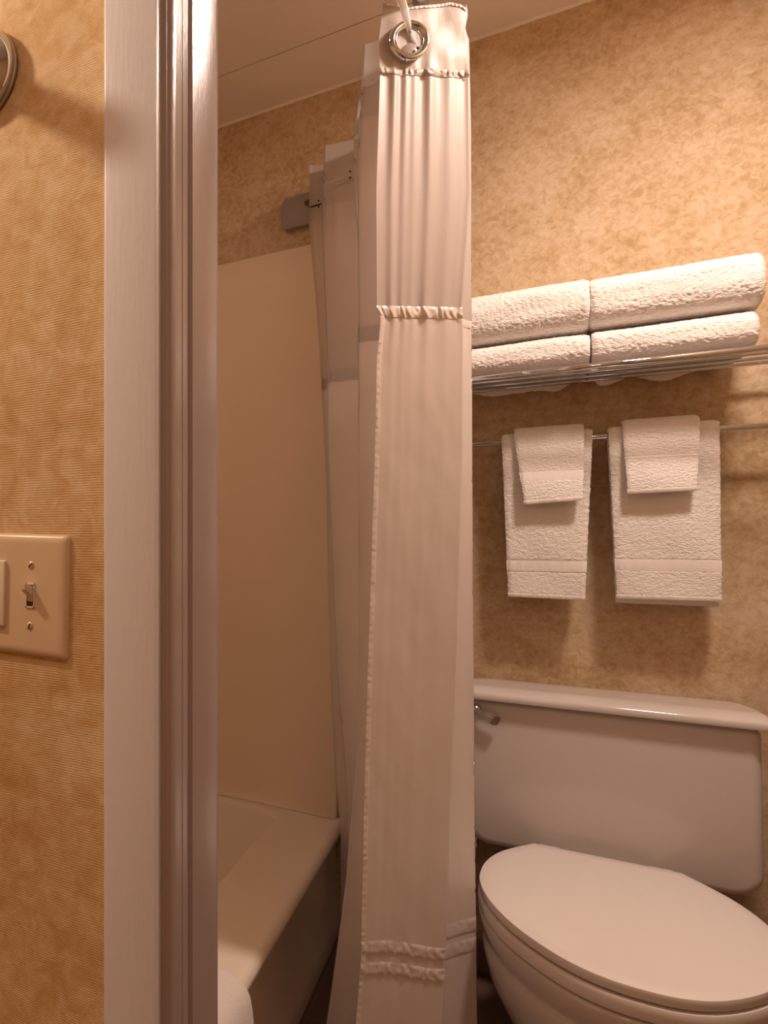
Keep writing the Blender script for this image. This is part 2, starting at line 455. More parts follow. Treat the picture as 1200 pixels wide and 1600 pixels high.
# toggle collar (frame) and lever
bm = bmesh.new()
for lo, hi in (((-.0052, -.0122), (-.0040, .0122)), ((.0040, -.0122), (.0052, .0122)), ((-.0052, .0110), (.0052, .0122)), ((-.0052, -.0122), (.0052, -.0108))):
    box_bm(bm, plate_pt(TX + lo[0], lo[1], .0076), plate_pt(TX + hi[0], hi[1], .0060))
from_bm('toggle_collar', bm, M['ivory2'], t)
box('toggle_well', plate_pt(TX - .0040, -.0108, .0066), plate_pt(TX + .0040, .0110, .0060), M['dark'], t)
def tg(x, z, d): return plate_pt(TX + x, z, d)
A = [tg(-.0037, -.0065, .0066), tg(.0037, -.0065, .0066), tg(.0037, .0100, .0066), tg(-.0037, .0100, .0066)]
Bq = [tg(-.0036, -.001, .0085), tg(.0036, -.001, .0085), tg(.0036, .0103, .0085), tg(-.0036, .0103, .0085)]
Cq = [tg(-.0030, .0062, .0195), tg(.0030, .0062, .0195), tg(.0030, .0128, .0205), tg(-.0030, .0128, .0205)]
bm = bmesh.new()
q = [bm.verts.new(v) for v in A + Bq + Cq]
for a in (0, 4):
    for j in range(4):
        bm.faces.new((q[a + j], q[a + (j + 1) % 4], q[a + 4 + (j + 1) % 4], q[a + 4 + j]))
bm.faces.new(q[8:12]); bm.faces.new(q[0:4][::-1])
bmesh.ops.recalc_face_normals(bm, faces=bm.faces)
bmesh.ops.bevel(bm, geom=list(bm.edges), offset=.0007, segments=2, affect='EDGES')
from_bm('toggle', bm, M['ivory2'], t, smooth=True, angle=45)
bpy.context.view_layer.update()
t.rotation_euler = (0, math.radians(1.4), 0)

# ------------------------------------------------------------------ bathtub with surround
RIM = .33
t = empty('bathtub', (-.78, 1.48, 0), 'cream one piece bathtub with smooth wall surround, behind the shower curtain', 'bathtub')
def rr(x0, x1, y0, y1, r, z, n=8):
    o = []
    r = min(r, (x1 - x0) / 2 - .001, (y1 - y0) / 2 - .001)
    for cx, cy, a0 in ((x1 - r, y1 - r, 0), (x0 + r, y1 - r, 90), (x0 + r, y0 + r, 180), (x1 - r, y0 + r, 270)):
        for k in range(n + 1):
            a = math.radians(a0 + 90 * k / n)
            o.append(Vector((cx + r * math.cos(a), cy + r * math.sin(a), z)))
    return o
ty0, ty1 = YW1 + .004, YB - .003
tx0, tx1 = XL + .004, -.398
loops = []
def L4(dx1, z, r=.006):   # outer shell ring; only the apron side moves
    loops.append(rr(tx0, tx1 + dx1, ty0, ty1, r, z))
L4(-.012, .002); L4(-.012, .02); L4(-.014, .06); L4(-.022, .075); L4(-.022, .255); L4(-.014, .275)
for k in range(7):
    a = math.pi / 2 * k / 6
    L4(-.014 * 0 - .022 + .022 * math.cos(a * 0) - .020 * (1 - math.cos(a)), RIM - .022 + .020 * math.sin(a))
ix0, ix1, iy0, iy1 = XL + .055, -.552, YW1 + .06, YB - .036
loops.append(rr(ix0, ix1, iy0, iy1, .075, RIM - .001))
for k in range(1, 6):
    a = math.pi / 2 * k / 5
    o = .022 * math.sin(a)
    loops.append(rr(ix0 + o, ix1 - o, iy0 + o, iy1 - o, .075, RIM - .001 - .022 * (1 - math.cos(a))))
loops.append(rr(ix0 + .05, ix1 - .04, iy0 + .08, iy1 - .055, .10, .16))
loops.append(rr(ix0 + .07, ix1 - .055, iy0 + .12, iy1 - .08, .12, .09))
loops.append(rr(ix0 + .11, ix1 - .09, iy0 + .18, iy1 - .13, .12, .06))
for l in loops[13:20]:
    for v in l:
        v.z += .0 * smooth((v.y - (iy1 - .10)) / .10) * smooth((-.57 - v.x) / .16)
n = len(loops[0])
vs = [v for l in loops for v in l]
fs = [(i * n + j, i * n + (j + 1) % n, (i + 1) * n + (j + 1) % n, (i + 1) * n + j) for i in range(len(loops) - 1) for j in range(n)]
fs.append(tuple(range((len(loops) - 1) * n, len(loops) * n)))
tub = mesh('basin', vs, fs, M['tub'], t)
tub.data.set_sharp_from_angle(angle=math.radians(60))
# surround: panels on three walls with coved corners and foot, as one sheet
STOP = 2.01
def surround():
    path = []
    x0, x1, y0, y1 = XL + .010, -.418, YW1 + .010, YB - .010
    R = .06
    path.append((x1, y1 + .0095)); path.append((x1, y1 + .003)); path.append((x1 - .004, y1))
    path.append((x1 - .2, y1)); path.append((x0 + R + .1, y1))
    for k in range(9):
        a = math.radians(90 + 90 * k / 8)
        path.append((x0 + R + R * math.cos(a), y1 - R + R * math.sin(a)))
    path.append((x0, (y0 + y1) / 2))
    for k in range(9):
        a = math.radians(180 + 90 * k / 8)
        path.append((x0 + R + R * math.cos(a), y0 + R + R * math.sin(a)))
    path.append((x1 - .2, y0)); path.append((x1 - .004, y0)); path.append((x1, y0 - .003)); path.append((x1, y0 - .0095))
    return path
sp = surround()
cx_, cy_ = -.78, 1.48
levels = []
for k in range(7):      # cove onto the tub deck
    a = math.pi / 2 * k / 6
    levels.append((RIM - .0005 + .045 * (1 - math.cos(a)), .045 * (1 - math.sin(a)) * .45))
levels += [(.6, 0), (1.2, 0), (1.9, 0), (STOP - .006, 0), (STOP - .001, -.003), (STOP, -.0095)]
def sfn(i, j):
    z, off = levels[i]
    x, y = sp[j]
    # inward normal (towards the tub centre), by side
    nx = ny = 0
    if j <= 4: ny = -1
    elif j <= 13:
        a = math.radians(90 + 90 * (j - 5) / 8); nx, ny = -math.cos(a), -math.sin(a)
    elif j == 14: nx = 1
    elif j <= 23:
        a = math.radians(180 + 90 * (j - 15) / 8); nx, ny = -math.cos(a), -math.sin(a)
    else: ny = 1
    if j in (0, 1) or j in (len(sp) - 2, len(sp) - 1): return Vector((x, y, z))
    return Vector((x + nx * off, y + ny * off, z))
so = grid_mesh('surround', len(levels), len(sp), sfn, M['surround'], t)
lathe('drain', [(.0, .002), (.02, .002), (.028, .0), (.0, -.001)], (-.83, 1.95, .0605), (0, 0, 1), M['chrome'], t)

# ------------------------------------------------------------------ shower rod
ROD_H = EYE + .985
RC = (-1.122, 1.4775); RR_ = .982
t = empty('shower_rod', (-.528, YB, ROD_H), 'curved shower curtain rod with a grey oblong wall flange above the tub', 'shower rod')
pts = []
a1 = math.asin((YB - .012 - RC[1]) / RR_); a0 = -math.asin((RC[1] - YW1 - .012) / RR_)
for k in range(41):
    a = a1 + (a0 - a1) * k / 40
    pts.append((RC[0] + RR_ * math.cos(a), RC[1] + RR_ * math.sin(a), ROD_H))
tube('rod', pts, .0125, M['satin_metal'], t, seg=20)
def flange(y0, y1):
    o = []
    x0, x1 = -.572, -.478
    z0, z1 = ROD_H - .062, ROD_H + .033
    o = [(x1, z0), (x1, z1), (x0 + .012, z1)]
    for k in range(1, 8):
        u_ = k / 8
        o.append((x0 + .012 * (2 * u_ - 1) ** 2, z1 + (z0 - z1) * u_))
    o.append((x0 + .012, z0))
    return prism('flange', o, 'y', y0, y1, M['dull'], t, bevel=.002)
flange(YB - .026, YB - .0005); flange(YW1 + .0005, YW1 + .026)

# ------------------------------------------------------------------ shower curtain
t = empty('shower_curtain', (-.14, 1.5, .06), 'off white pleated shower curtain with sheer window panel, bunched on the curved rod', 'shower curtain')
E_ = [  # control lines: (pixel row -> pixel column) of each fold, and its distance
    ([(0, 599), (62, 592), (115, 594), (180, 592), (300, 588), (480, 589), (500, 595), (560, 589), (700, 586), (950, 578), (1100, 573), (1300, 568), (1500, 564), (1600, 556), (1750, 545)], 1.290),
    ([(0, 729), (25, 731), (45, 727), (60, 731), (115, 733), (300, 735), (478, 722), (520, 724), (700, 723), (900, 717), (1140, 708), (1475, 697), (1600, 692), (1750, 686)], 1.300),
    ([(0, 700), (500, 690), (1600, 660), (1750, 655)], 1.350),
    ([(0, 700), (60, 733), (200, 736), (500, 737), (900, 739), (1300, 742), (1440, 744), (1600, 746), (1750, 748)], 1.400),
    ([(60, 569), (130, 565), (200, 561), (300, 559), (500, 560), (800, 560), (1000, 561), (1180, 556), (1380, 540), (1500, 524), (1600, 510), (1750, 492)], 1.500),
    ([(0, 690), (1750, 690)], 1.590),
    ([(150, 560), (200, 553), (300, 554), (420, 562), (480, 562), (540, 557), (640, 566), (1750, 575)], 1.690),
    ([(0, 640), (1750, 650)], 1.790),
    ([(230, 506), (330, 505), (420, 506), (570, 512), (660, 511), (800, 516), (1100, 530), (1200, 540), (1750, 560)], 1.890),
    ([(0, 585), (1750, 610)], 1.945),
    ([(290, 484), (345, 482), (380, 485), (450, 492), (560, 500), (620, 503), (760, 510), (950, 513), (1100, 518), (1200, 523), (1290, 532), (1500, 534), (1750, 534)], 1.990),
]
NS = 18
def fold_point(s, H, extra=0.0):
    """s in 0..len(E)-1 along the cloth; H height above the eye"""
    i = min(int(s), len(E_) - 2); f_ = s - i
    (ta, da), (tb, db) = E_[i], E_[i + 1]
    fx = lerp(f_, smooth(f_), .55)
    if i == 0: fx = f_
    d = lerp(da, db, smooth(f_) if i else f_)
    ya = HZ - H * FPX / da; yb = HZ - H * FPX / db
    xa, xb = interp(ta, ya), interp(tb, yb)
    # soften with neighbours so the folds are round
    x = lerp(xa, xb, fx)
    d += extra
    u = x / FPX
    return Vector((d * (-SN + CS * u), d * (CS + SN * u), EYE + H))

def h_top(s):
    if s < 1.0:
        y = interp([(0, 1), (.04, 5), (.12, 6), (.3, 9), (.55, 5), (.8, -1), (.93, 3), (1, 10)], s)
        return (HZ - y) / FPX * 1.29
    return lerp(.975, 1.042, smooth((s - 1.0) / 2.0))
H_HEAD, H_MID0, H_MID1, H_BOT = .842, .413, .398, -1.05
def head_h(s): return lerp(H_HEAD, .885, smooth((s - 1.0) / 2.0)) if s > 1 else H_HEAD

def wrinkle(s, H):
    p = Vector((s * 2.1, 0, H))
    g = 0
    # gathers hanging from the header and from the window's lower hem
    hs = head_h(s)
    if H > H_MID0:
        a = .0030 * math.exp(-(hs - H) / .30) if H < hs else .0024 * math.exp(-(H - hs) / .03)
        a += .0016 * math.exp(-(H - H_MID0) / .05) if H < hs else 0
    else:
        a = .0022 * math.exp(-(H_MID0 - H) / .035) + .0003
    g += a * (noise.noise(Vector((s * 10, 3.1, 0))) * 1.6 + .6 * math.sin(s * 30 + 2 * noise.noise(Vector((s * 5, 0, 9)))))
    if H < H_MID1:
        k = smooth((H_MID1 - H) / .1)
        g += k * .0016 * noise.noise(Vector((s * 3.2, 1.7, H * 7))) + k * .0007 * noise.noise(Vector((s * 7 + H * 5, 4.7, H * 19)))
    else:
        g += .0015 * noise.noise(Vector((s * 3, 2.2, H * 4)))
        if H > hs: g += .0040 * noise.noise(Vector((s * 3.6, 8.2, H * 22)))
    # hem puckers along the free edge
    if s < .06 and H < .42: g += .0005 * math.sin(H * 420) * (1 - s / .06)
    return g * .95 if s <= 1 else g

def strip(name, h0f, h1f, nz, mat, s0=0.0, s1=None, off=0.0, ns=NS, front_ns=64, extra=None):
    if s1 is None: s1 = len(E_) - 1
    ss = []
    s = s0
    k = 0
    samples = []
    i = int(s0)
    while i < s1:
        n_ = front_ns if i in (0,) else (26 if i in (2, 3) else ns)
        a_, b_ = max(i, s0), min(i + 1, s1)
        for q_ in range(n_): samples.append(lerp(a_, b_, q_ / n_))
        i += 1
    samples.append(s1)
    def fn(i, j):
        s = samples[j]
        a_, b_ = h0f(s), h1f(s)
        H = lerp(a_, b_, i / (nz - 1))
        e = wrinkle(s, H) + off * (-1 if int(min(s, s1 - 1e-6)) % 2 == 0 else 1)
        if extra: e += extra(s, i / (nz - 1))
        return fold_point(s, H, e)
    return grid_mesh(name, nz, len(samples), fn, mat, t)

strip('header_panel', h_top, head_h, 26, M['header'])
strip('sheer_panel', head_h, lambda s: H_MID0, 70, M['sheer'])
strip('lower_panel', lambda s: H_MID0, lambda s: H_BOT, 220, M['body'])
# gathered satin bands sewn on the outside
def ruffle(amp, fr):
    def e(s, v):
        return -amp * math.sin(math.pi * v) ** .5 * (.55 + .45 * math.sin(s * fr + 5 * noise.noise(Vector((s * 6, v, 0)))) + .4 * noise.noise(Vector((s * 30, v * 2, 1))))
    return e
def bowb(s): return -.010 * max(0, s - .3) if s < 1 else -.004
bands = []
bands.append(strip('gathered_band', lambda s: head_h(s) + .012, lambda s: head_h(s) - .001, 8, M['header'], s1=1.0, off=.0012, front_ns=150, extra=ruffle(.0022, 75)))
bands.append(strip('gathered_band', lambda s: H_MID0 + .008, lambda s: H_MID1 + .002, 8, M['band'], s1=1.0, off=.0012, front_ns=150, extra=ruffle(.0028, 70)))
for hh in (-.732, -.771):
    bands.append(strip('gathered_band', lambda s, hh=hh: hh - .018 * smooth((s - .25) / .75) + .0, lambda s, hh=hh: hh - .023 - .018 * smooth((s - .25) / .75), 8, M['band'], s1=1.0, off=.0015, front_ns=110, extra=ruffle(.0022, 40)))
    bands.append(strip('gathered_band', lambda s, hh=hh: hh - .014, lambda s, hh=hh: hh - .040, 8, M['band'], s0=2.15, s1=3.0, off=.0018, extra=ruffle(.0022, 22)))
# window hem on the back pleats
bands.append(strip('window_hem', lambda s: .448, lambda s: .412, 7, M['header'], s0=3.0, s1=len(E_) - 1, off=.0014, extra=ruffle(.0014, 60)))
bands.append(strip('window_hem', lambda s: .426, lambda s: .412, 5, M['band'], s0=2.2, s1=3.0, off=.0014, extra=ruffle(.0012, 60)))
# satin edge binding down the free edge
eb = strip('edge_binding', lambda s: H_MID0 - .004, lambda s: H_BOT, 420, M['band'], s0=0.0, s1=.055, off=.0016, front_ns=8,
           extra=lambda s, v: -.0013 * (math.sin(v * 1150 + 9 * noise.noise(Vector((v * 40, 0, 0)))) * .5 + .5) * (.6 + noise.noise(Vector((v * 33, 2, 0)))) * math.sin(math.pi * min(1, max(0, s / .055))))
# stitched top hem
strip('top_hem', lambda s: h_top(s) + .0004, lambda s: h_top(s) - .0045, 4, M['band'], s1=1.0, off=.0014, front_ns=120, extra=ruffle(.0012, 130))

# chrome ring set into the front pleat
F_ = Vector((-SN, CS, 0)); R_ = Vector((CS, SN, 0)); Z_ = Vector((0, 0, 1))
def pix(x, y, d): return F_ * d + R_ * (x / FPX * d) + Vector((0, 0, EYE + (HZ - y) / FPX * d))
rc = pix(639, 63.5, 1.283)
nrm = -F_
ringo = lathe('grommet', [(.0262, -.004), (.0258, .0005), (.0268, .0032), (.0292, .0055), (.0320, .0060), (.0345, .0045), (.0360, .0015), (.0362, -.003)], rc, nrm, M['chrome'], t, seg=64)
lathe('grommet_lip', [(.0262, .001), (.0250, .0028), (.0238, .0018), (.0232, -.003)], rc, nrm, M['chrome'], t, seg=48)
# fabric of the next pleat seen through the ring, with its snap
sn = lathe('snap_dot', [(.0, .0014), (.0022, .0011), (.0030, .0)], pix(653, 75, 1.281), nrm, M['dark'], t, seg=16)
lathe('snap_tab', [(.0001, .0), (.016, .0006), (.0175, -.0006)], pix(642, 82, 1.2845), nrm, simple('snap_tab_plastic', (.36, .28, .25), .3), t, seg=32)
# clear strap from the ring up to the rod
sp_ = [pix(640, 52, 1.268), pix(638, 40, 1.266), pix(632, 15, 1.262), pix(624, -8, 1.256), pix(618, -38, 1.24), pix(618, -66, 1.215), pix(624, -84, 1.19)]
wd = [.003, .0055, .0078, .0095, .0105, .0110, .0110]
def strap(i, j):
    k = j / 12 * 2 * math.pi
    return sp_[i] + R_ * wd[i] * math.cos(k) + F_ * .0022 * math.sin(k)
grid_mesh('hook_strap', len(sp_), 12, strap, M['clear'], t, close_v=True, caps=True)
# slits and snaps of the pleats behind; pale lenses paint the lit cloth inside
def lens(name, x0, y0, x1, y1, wpx, d0, d1, mat):
    n_ = 14
    top, bot = [], []
    for k in range(n_ + 1):
        u_ = k / n_
        x, y = lerp(x0, x1, u_), lerp(y0, y1, u_)
        d = lerp(d0, d1, u_)
        h_ = wpx * (math.sin(math.pi * u_) ** .7) / 2
        top.append(pix(x, y - h_, d)); bot.append(pix(x, y + h_, d))
    vs = top + bot + [v + F_ * .002 for v in top] + [v + F_ * .002 for v in bot]
    m_ = n_ + 1
    fs = []
    for k in range(n_):
        fs += [(k, k + 1, m_ + k + 1, m_ + k), (2 * m_ + k, 3 * m_ + k, 3 * m_ + k + 1, 2 * m_ + k + 1), (k, 2 * m_ + k, 2 * m_ + k + 1, k + 1), (m_ + k, m_ + k + 1, 3 * m_ + k + 1, 3 * m_ + k)]
    return mesh(name, vs, fs, mat, t)
lens('lit_slit', 566, 134, 603, 112, 15, 1.490, 1.477, M['slit_bright'])
lens('lit_slit', 553, 216, 574, 204, 10, 1.680, 1.672, M['slit_bright'])
lens('slit', 482.5, 324, 504, 318, 2.6, 1.978, 1.970, M['dark'])
lens('slit', 503, 289, 556, 271, 2.4, 1.880, 1.842, M['slit_bright'])
for x, y, d in ((498, 314, 1.974), (498, 323, 1.974), (547, 268, 1.845), (547, 278, 1.845)):
    lathe('snap_dot', [(.0, .0014), (.0022, .0011), (.0028, .0)], pix(x, y, d - .002), nrm, M['dark'], t, seg=12)

# ------------------------------------------------------------------ terry pieces
def fuzz(p, amp, f=260):
    return amp * (noise.noise(p * f) + .6 * noise.noise(p * f * 2.3))

def bath_towel(name, x0, x1, z0, z1, y0, y1, label, seed, sag=False, fold_r=.5):
    """folded towel: cross-section in YZ, rounded front; lofted along X"""
    t = empty(name, ((x0 + x1) / 2, (y0 + y1) / 2, z0), label, 'towel', 'folded bath towels on the shelf')
    H = z1 - z0; D = y1 - y0
    sec = []
    n_ = 200
    for k in range(n_):
        a = 2 * math.pi * k / n_
        ca, sa = math.cos(a), math.sin(a)
        e = .55
        yy = math.copysign(abs(ca) ** e, ca); zz = math.copysign(abs(sa) ** .68, sa)
        y = (y0 + y1) / 2 + yy * D / 2
        z = (z0 + z1) / 2 + zz * H / 2
        sec.append((y, z))
    nx = 110
    def fn(i, j):
        u = i / (nx - 1)
        y, z = sec[j]
        # rounded ends
        e = min(u, 1 - u) * (x1 - x0)
        k = 1 - (.20 if u < .5 and x0 < 0 or u > .5 and x0 > 0 else .07) * max(0, 1 - e / .010) ** 2
        cy, cz = (y0 + y1) / 2, (z0 + z1) / 2
        y = cy + (y - cy) * (1 - (1 - k) * .6); z = cz + (z - cz) * k
        x = lerp(x0, x1, u)
        # soft irregular thickness and a pinch line where the layers meet
        front = max(0, (cy - y) / (D / 2))
        y += .0035 * noise.noise(Vector((x * 9 + seed, z * 30, 0))) * front
        z += .0035 * noise.noise(Vector((x * 7, seed, 0))) * (1 if z > cz else .2)
        if sag and z < cz and y > 2.212: z -= .034 * smooth((y - 2.206) / .012) * (.75 + .5 * noise.noise(Vector((x * 16, seed, 2)))) * smooth(min(u / .12, 1)) * smooth(min((1 - u) / .22, 1))
        if sag and z < cz: z = z + .0
        p = Vector((x, y, z))
        d = fuzz(p + Vector((seed, 0, 0)), .0018, 200)
        nn = Vector((0, (y - cy) / D, (z - cz) / H)).normalized()
        return p + nn * d + Vector((fuzz(p + Vector((0, seed, 5)), .0012) if (i < 3 or i > nx - 4) else 0, 0, 0))
    o = grid_mesh('folded_towel', nx, n_, fn, M['terry'], t, close_v=True, caps=True)
    return t
zt = EYE + .377 + .0065
bt = 'towel'
bath_towel('bath_towel', .138, .397, zt, zt + .080, 2.035, 2.244, 'folded white bath towel, lower right one on the chrome shelf', 1.3, sag=True)
bath_towel('bath_towel', -.128, .134, zt, zt + .077, 2.035, 2.244, 'folded white bath towel, lower left one on the chrome shelf, partly behind the curtain', 5.1, sag=True)
bath_towel('bath_towel', .1345, .405, zt + .081, zt + .198, 2.030, 2.242, 'thick folded white bath towel on top of the right stack on the shelf', 9.7)
bath_towel('bath_towel', -.13, .1335, zt + .078, zt + .203, 2.032, 2.242, 'folded white bath towel on top of the left stack, partly behind the curtain', 14.2)

def drape(name, top, bot, ztop, zf, zb, ybar, rin, th, label, cat, group, mat, borders, seed, slope=0.0, fuz=.0013, swing=0.0):
    """cloth folded over a bar. top/bot = (x0, x1); rin = inner radius over bar; th = thickness"""
    t = empty(name, ((top[0] + top[1]) / 2, ybar, ztop), label, cat, group)
    # centre path from front bottom, over, to back bottom
    path = []
    R = rin + th / 2
    zc = ztop - R - th / 2
    nf = 120
    for k in range(nf): path.append((-1, lerp(zf, zc, k / nf)))
    for k in range(17):
        a = math.pi - math.pi * k / 16
        path.append((a, zc))
    nb = 24
    for k in range(1, nb + 1): path.append((1, lerp(zc, zb, k / nb)))
    N = len(path); nx = 72
    def centre(i):
        m_, z = path[i]
        if i < nf: return ybar - R, z, (-1, 0)
        if i < nf + 17: return ybar + R * math.cos(m_), zc + R * math.sin(m_), (math.cos(m_), math.sin(m_))
        return ybar + R, z, (1, 0)
    def pt(i, side, u):
        y, z, (ny, nz) = centre(i)
        w_ = 1 if i < nf + 17 else 1
        tt = max(0, min(1, (zc - z) / (zc - zf)))
        xa, xb = lerp(top[0], bot[0], tt), lerp(top[1], bot[1], tt)
        x = lerp(xa, xb, u)
        if u < .02 or u > .98: x += fuzz(Vector((seed, z * .6, u)), fuz * 1.2)
        thk = th / 2
        e = min(u, 1 - u)
        thk *= .55 + .45 * smooth(e / .05)
        # layers taper to the hem
        if i < nf: thk *= .72 + .28 * smooth((z - zf) / .012)
        p = Vector((x, y, z))
        d = side * thk
        band = 0
        if i < nf:
            for (b0, b1) in borders:
                if b0 < z - zf < b1: band = 1
        y += ny * d; z += nz * d
        if side > 0:
            f_ = fuzz(p * 1.0 + Vector((seed, 0, 0)), fuz) * (0 if band else 1) - (.0016 if band else 0)
            y += ny * f_; z += nz * f_
            if i < nf:
                y += -.003 * noise.noise(Vector((x * 14 + seed, z * 9, 0))) * smooth((zc - p.z) / .08)
        if i < nf: y += -swing * smooth((zc - p.z) / (zc - zf))
        z += -slope * (u - .5) * (1 - smooth((p.z - zf) / .05)) if i < nf else 0
        return Vector((x, y, z))
    vs, fs = [], []
    for side in (1, -1):
        for i in range(N):
            for j in range(nx):
                vs.append(pt(i, side, j / (nx - 1)))
    def id_(s, i, j): return s * N * nx + i * nx + j
    for i in range(N - 1):
        for j in range(nx - 1):
            fs.append((id_(0, i, j), id_(0, i + 1, j), id_(0, i + 1, j + 1), id_(0, i, j + 1)))
            fs.append((id_(1, i, j), id_(1, i, j + 1), id_(1, i + 1, j + 1), id_(1, i + 1, j)))
        for j in (0, nx - 1): fs.append((id_(0, i, j), id_(1, i, j), id_(1, i + 1, j), id_(0, i + 1, j)))
    for i in (0, N - 1):
        for j in range(nx - 1): fs.append((id_(0, i, j), id_(0, i, j + 1), id_(1, i, j + 1), id_(1, i, j)))
    mesh('terry_body', vs, fs, mat, t)
    # flat woven bands and hem lying on the front face
    def bandmesh(nm, b0, b1, lift, ruff):
        nz_ = 7
        def fn(i, j):
            z = zf + lerp(b0, b1, i / (nz_ - 1))
            u = lerp(-.004, 1.004, j / 119)
            tt = max(0, min(1, (zc - z) / (zc - zf)))
            xa, xb = lerp(top[0], bot[0], tt), lerp(top[1], bot[1], tt)
            x = lerp(xa, xb, u)
            e = min(u, 1 - u)
            thk = th / 2 * (.55 + .45 * smooth(e / .05))
            thk *= .72 + .28 * smooth((z - zf) / .012)
            y = ybar - R - thk - .003 * noise.noise(Vector((x * 14 + seed, z * 9, 0))) * smooth((zc - z) / .08) - swing * smooth((zc - z) / (zc - zf))
            y -= lift * math.sin(math.pi * i / (nz_ - 1)) ** .5 + ruff * noise.noise(Vector((x * 120, z * 30, seed)))
            zz = z - slope * (u - .5) * (1 - smooth((z - zf) / .05))
            return Vector((x, y, zz))
        return grid_mesh(nm, nz_, 120, fn, M['weave'], t)
    for b0, b1 in borders: bandmesh('woven_band', b0, b1, .0006, .0006)
    bandmesh('hem', -.001, .009, .0014, .0012)
    return t
YBAR, ZBAR = 2.18, EYE + .2375
tb = empty('towel_bar', (.17, YB, ZBAR), 'thin chrome towel bar on the wall below the towel shelf', 'towel bar')
tube('bar', [(-.13, YBAR, ZBAR), (.17, YBAR, ZBAR), (.535, YBAR, ZBAR)], .0068, M['chrome'], tb, seg=20)
for x in (-.12, .52):
    tube('bracket', [(x, YBAR - .006, ZBAR), (x, YB - .012, ZBAR)], .008, M['chrome'], tb)
    lathe('wall_flange', [(.0, .014), (.016, .013), (.022, .006), (.024, .0005)], (x, YB, ZBAR), (0, -1, 0), M['chrome'], tb)
hg, wg = 'hand towels on the towel bar', 'washcloths over the hand towels'
HB = [(.064, .090)]
drape('hand_towel', (-.027, .147), (-.014, .133), ZBAR + .0205, EYE - .146, EYE - .13, YBAR, .0072, .012, 'white hand towel, left of the two on the bar, narrower toward its hem', 'towel', hg, M['terry_hand'], HB, 3.3, slope=.002)
drape('hand_towel', (.175, .359), (.190, .362), ZBAR + .021, EYE - .139, EYE - .152, YBAR, .0072, .013, 'wider white hand towel, right of the two on the chrome bar', 'towel', hg, M['terry_hand'], HB, 8.8, slope=-.002)
drape('washcloth', (-.002, .131), (.018, .127), ZBAR + .0335, EYE + .084, EYE + .10, YBAR, .0205, .011, 'small white washcloth tapering downward over the left hand towel', 'washcloth', wg, M['terry_hand'], [(.052, .075)], 17.1, slope=-.008, fuz=.0009, swing=.020)
drape('washcloth', (.199, .327), (.206, .318), ZBAR + .0350, EYE + .101, EYE + .11, YBAR, .0215, .011, 'squarish white washcloth over the right hand towel', 'washcloth', wg, M['terry_hand'], [(.077, .083)], 25.4, slope=-.004, fuz=.0009, swing=.018)

# ------------------------------------------------------------------ towel shelf
ts = empty('towel_shelf', (.17, YB, EYE + .377), 'chrome rail shelf on the back wall holding folded bath towels', 'shelf')
ZR = EYE + .377
for y, r in ((2.03, .0068), (2.085, .0045), (2.145, .0045), (2.20, .0050)):
    tube('rail', [(-.135, y, ZR), (.17, y, ZR), (.54, y, ZR)], r, M['chrome'], ts, seg=20)
for x in (-.135, .54):
    tube('side_arm', [(x, 2.03, ZR), (x, 2.2, ZR), (x, YB - .005, ZR)], .0068, M['chrome'], ts, seg=16)
    lathe('wall_flange', [(.0, .014), (.016, .013), (.022, .006), (.024, .0005)], (x, YB, ZR), (0, -1, 0), M['chrome'], ts)

# ------------------------------------------------------------------ toilet
tc_x = .158
t = empty('toilet', (tc_x, 1.8, 0), 'white two piece toilet with closed lid, standing against the back wall', 'toilet')
# tank
def tank_out(dz=0):
    x0, x1, z0, z1, r = tc_x - .256, tc_x + .256, .393, .748, .05
    o = [(x0 + .004, z1), (x1 - .004, z1)][::-1]
    for cx, cz, a0 in ((x0 + r, z0 + r, 180), (x1 - r, z0 + r, 270)):
        for k in range(9):
            a = math.radians(a0 + 90 * k / 8)
            o.append((cx + r * math.cos(a), cz + r * math.sin(a)))
    return o
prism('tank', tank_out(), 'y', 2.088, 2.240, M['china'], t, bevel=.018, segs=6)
# tank lid
def lid_ring(ins, z, fr):
    x0, x1, y0, y1 = tc_x - .272 + ins, tc_x + .272 - ins, 2.068 + fr, 2.244 - ins * .6
    o = []
    for cx, cy, a0, rx, ry in ((x1 - .034, y1 - .10, 0, .034, .10), (x0 + .034, y1 - .10, 90, .034, .10), (x0 + .022, y0 + .018, 180, .022, .018), (x1 - .022, y0 + .018, 270, .022, .018)):
        for k in range(9):
            a = math.radians(a0 + 90 * k / 8)
            o.append(Vector((cx + rx * math.cos(a), cy + ry * math.sin(a), z)))
    return o
zl = .7475
rings = [lid_ring(.008, zl, .008), lid_ring(.001, zl + .001, .001), lid_ring(0, zl + .004, 0), lid_ring(.0, zl + .013, .0005), lid_ring(.002, zl + .0175, .004), lid_ring(.006, zl + .0215, .012), lid_ring(.011, zl + .0250, .024), lid_ring(.016, zl + .0275, .036), lid_ring(.022, zl + .0283, .046)]
n = len(rings[0]); vs = [v for r_ in rings for v in r_]
fs = [(i * n + j, i * n + (j + 1) % n, (i + 1) * n + (j + 1) % n, (i + 1) * n + j) for i in range(len(rings) - 1) for j in range(n)]
fs += [tuple(range(n)), tuple(range((len(rings) - 1) * n, len(rings) * n))]
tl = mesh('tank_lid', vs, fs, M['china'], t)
tl.data.set_sharp_from_angle(angle=math.radians(50))
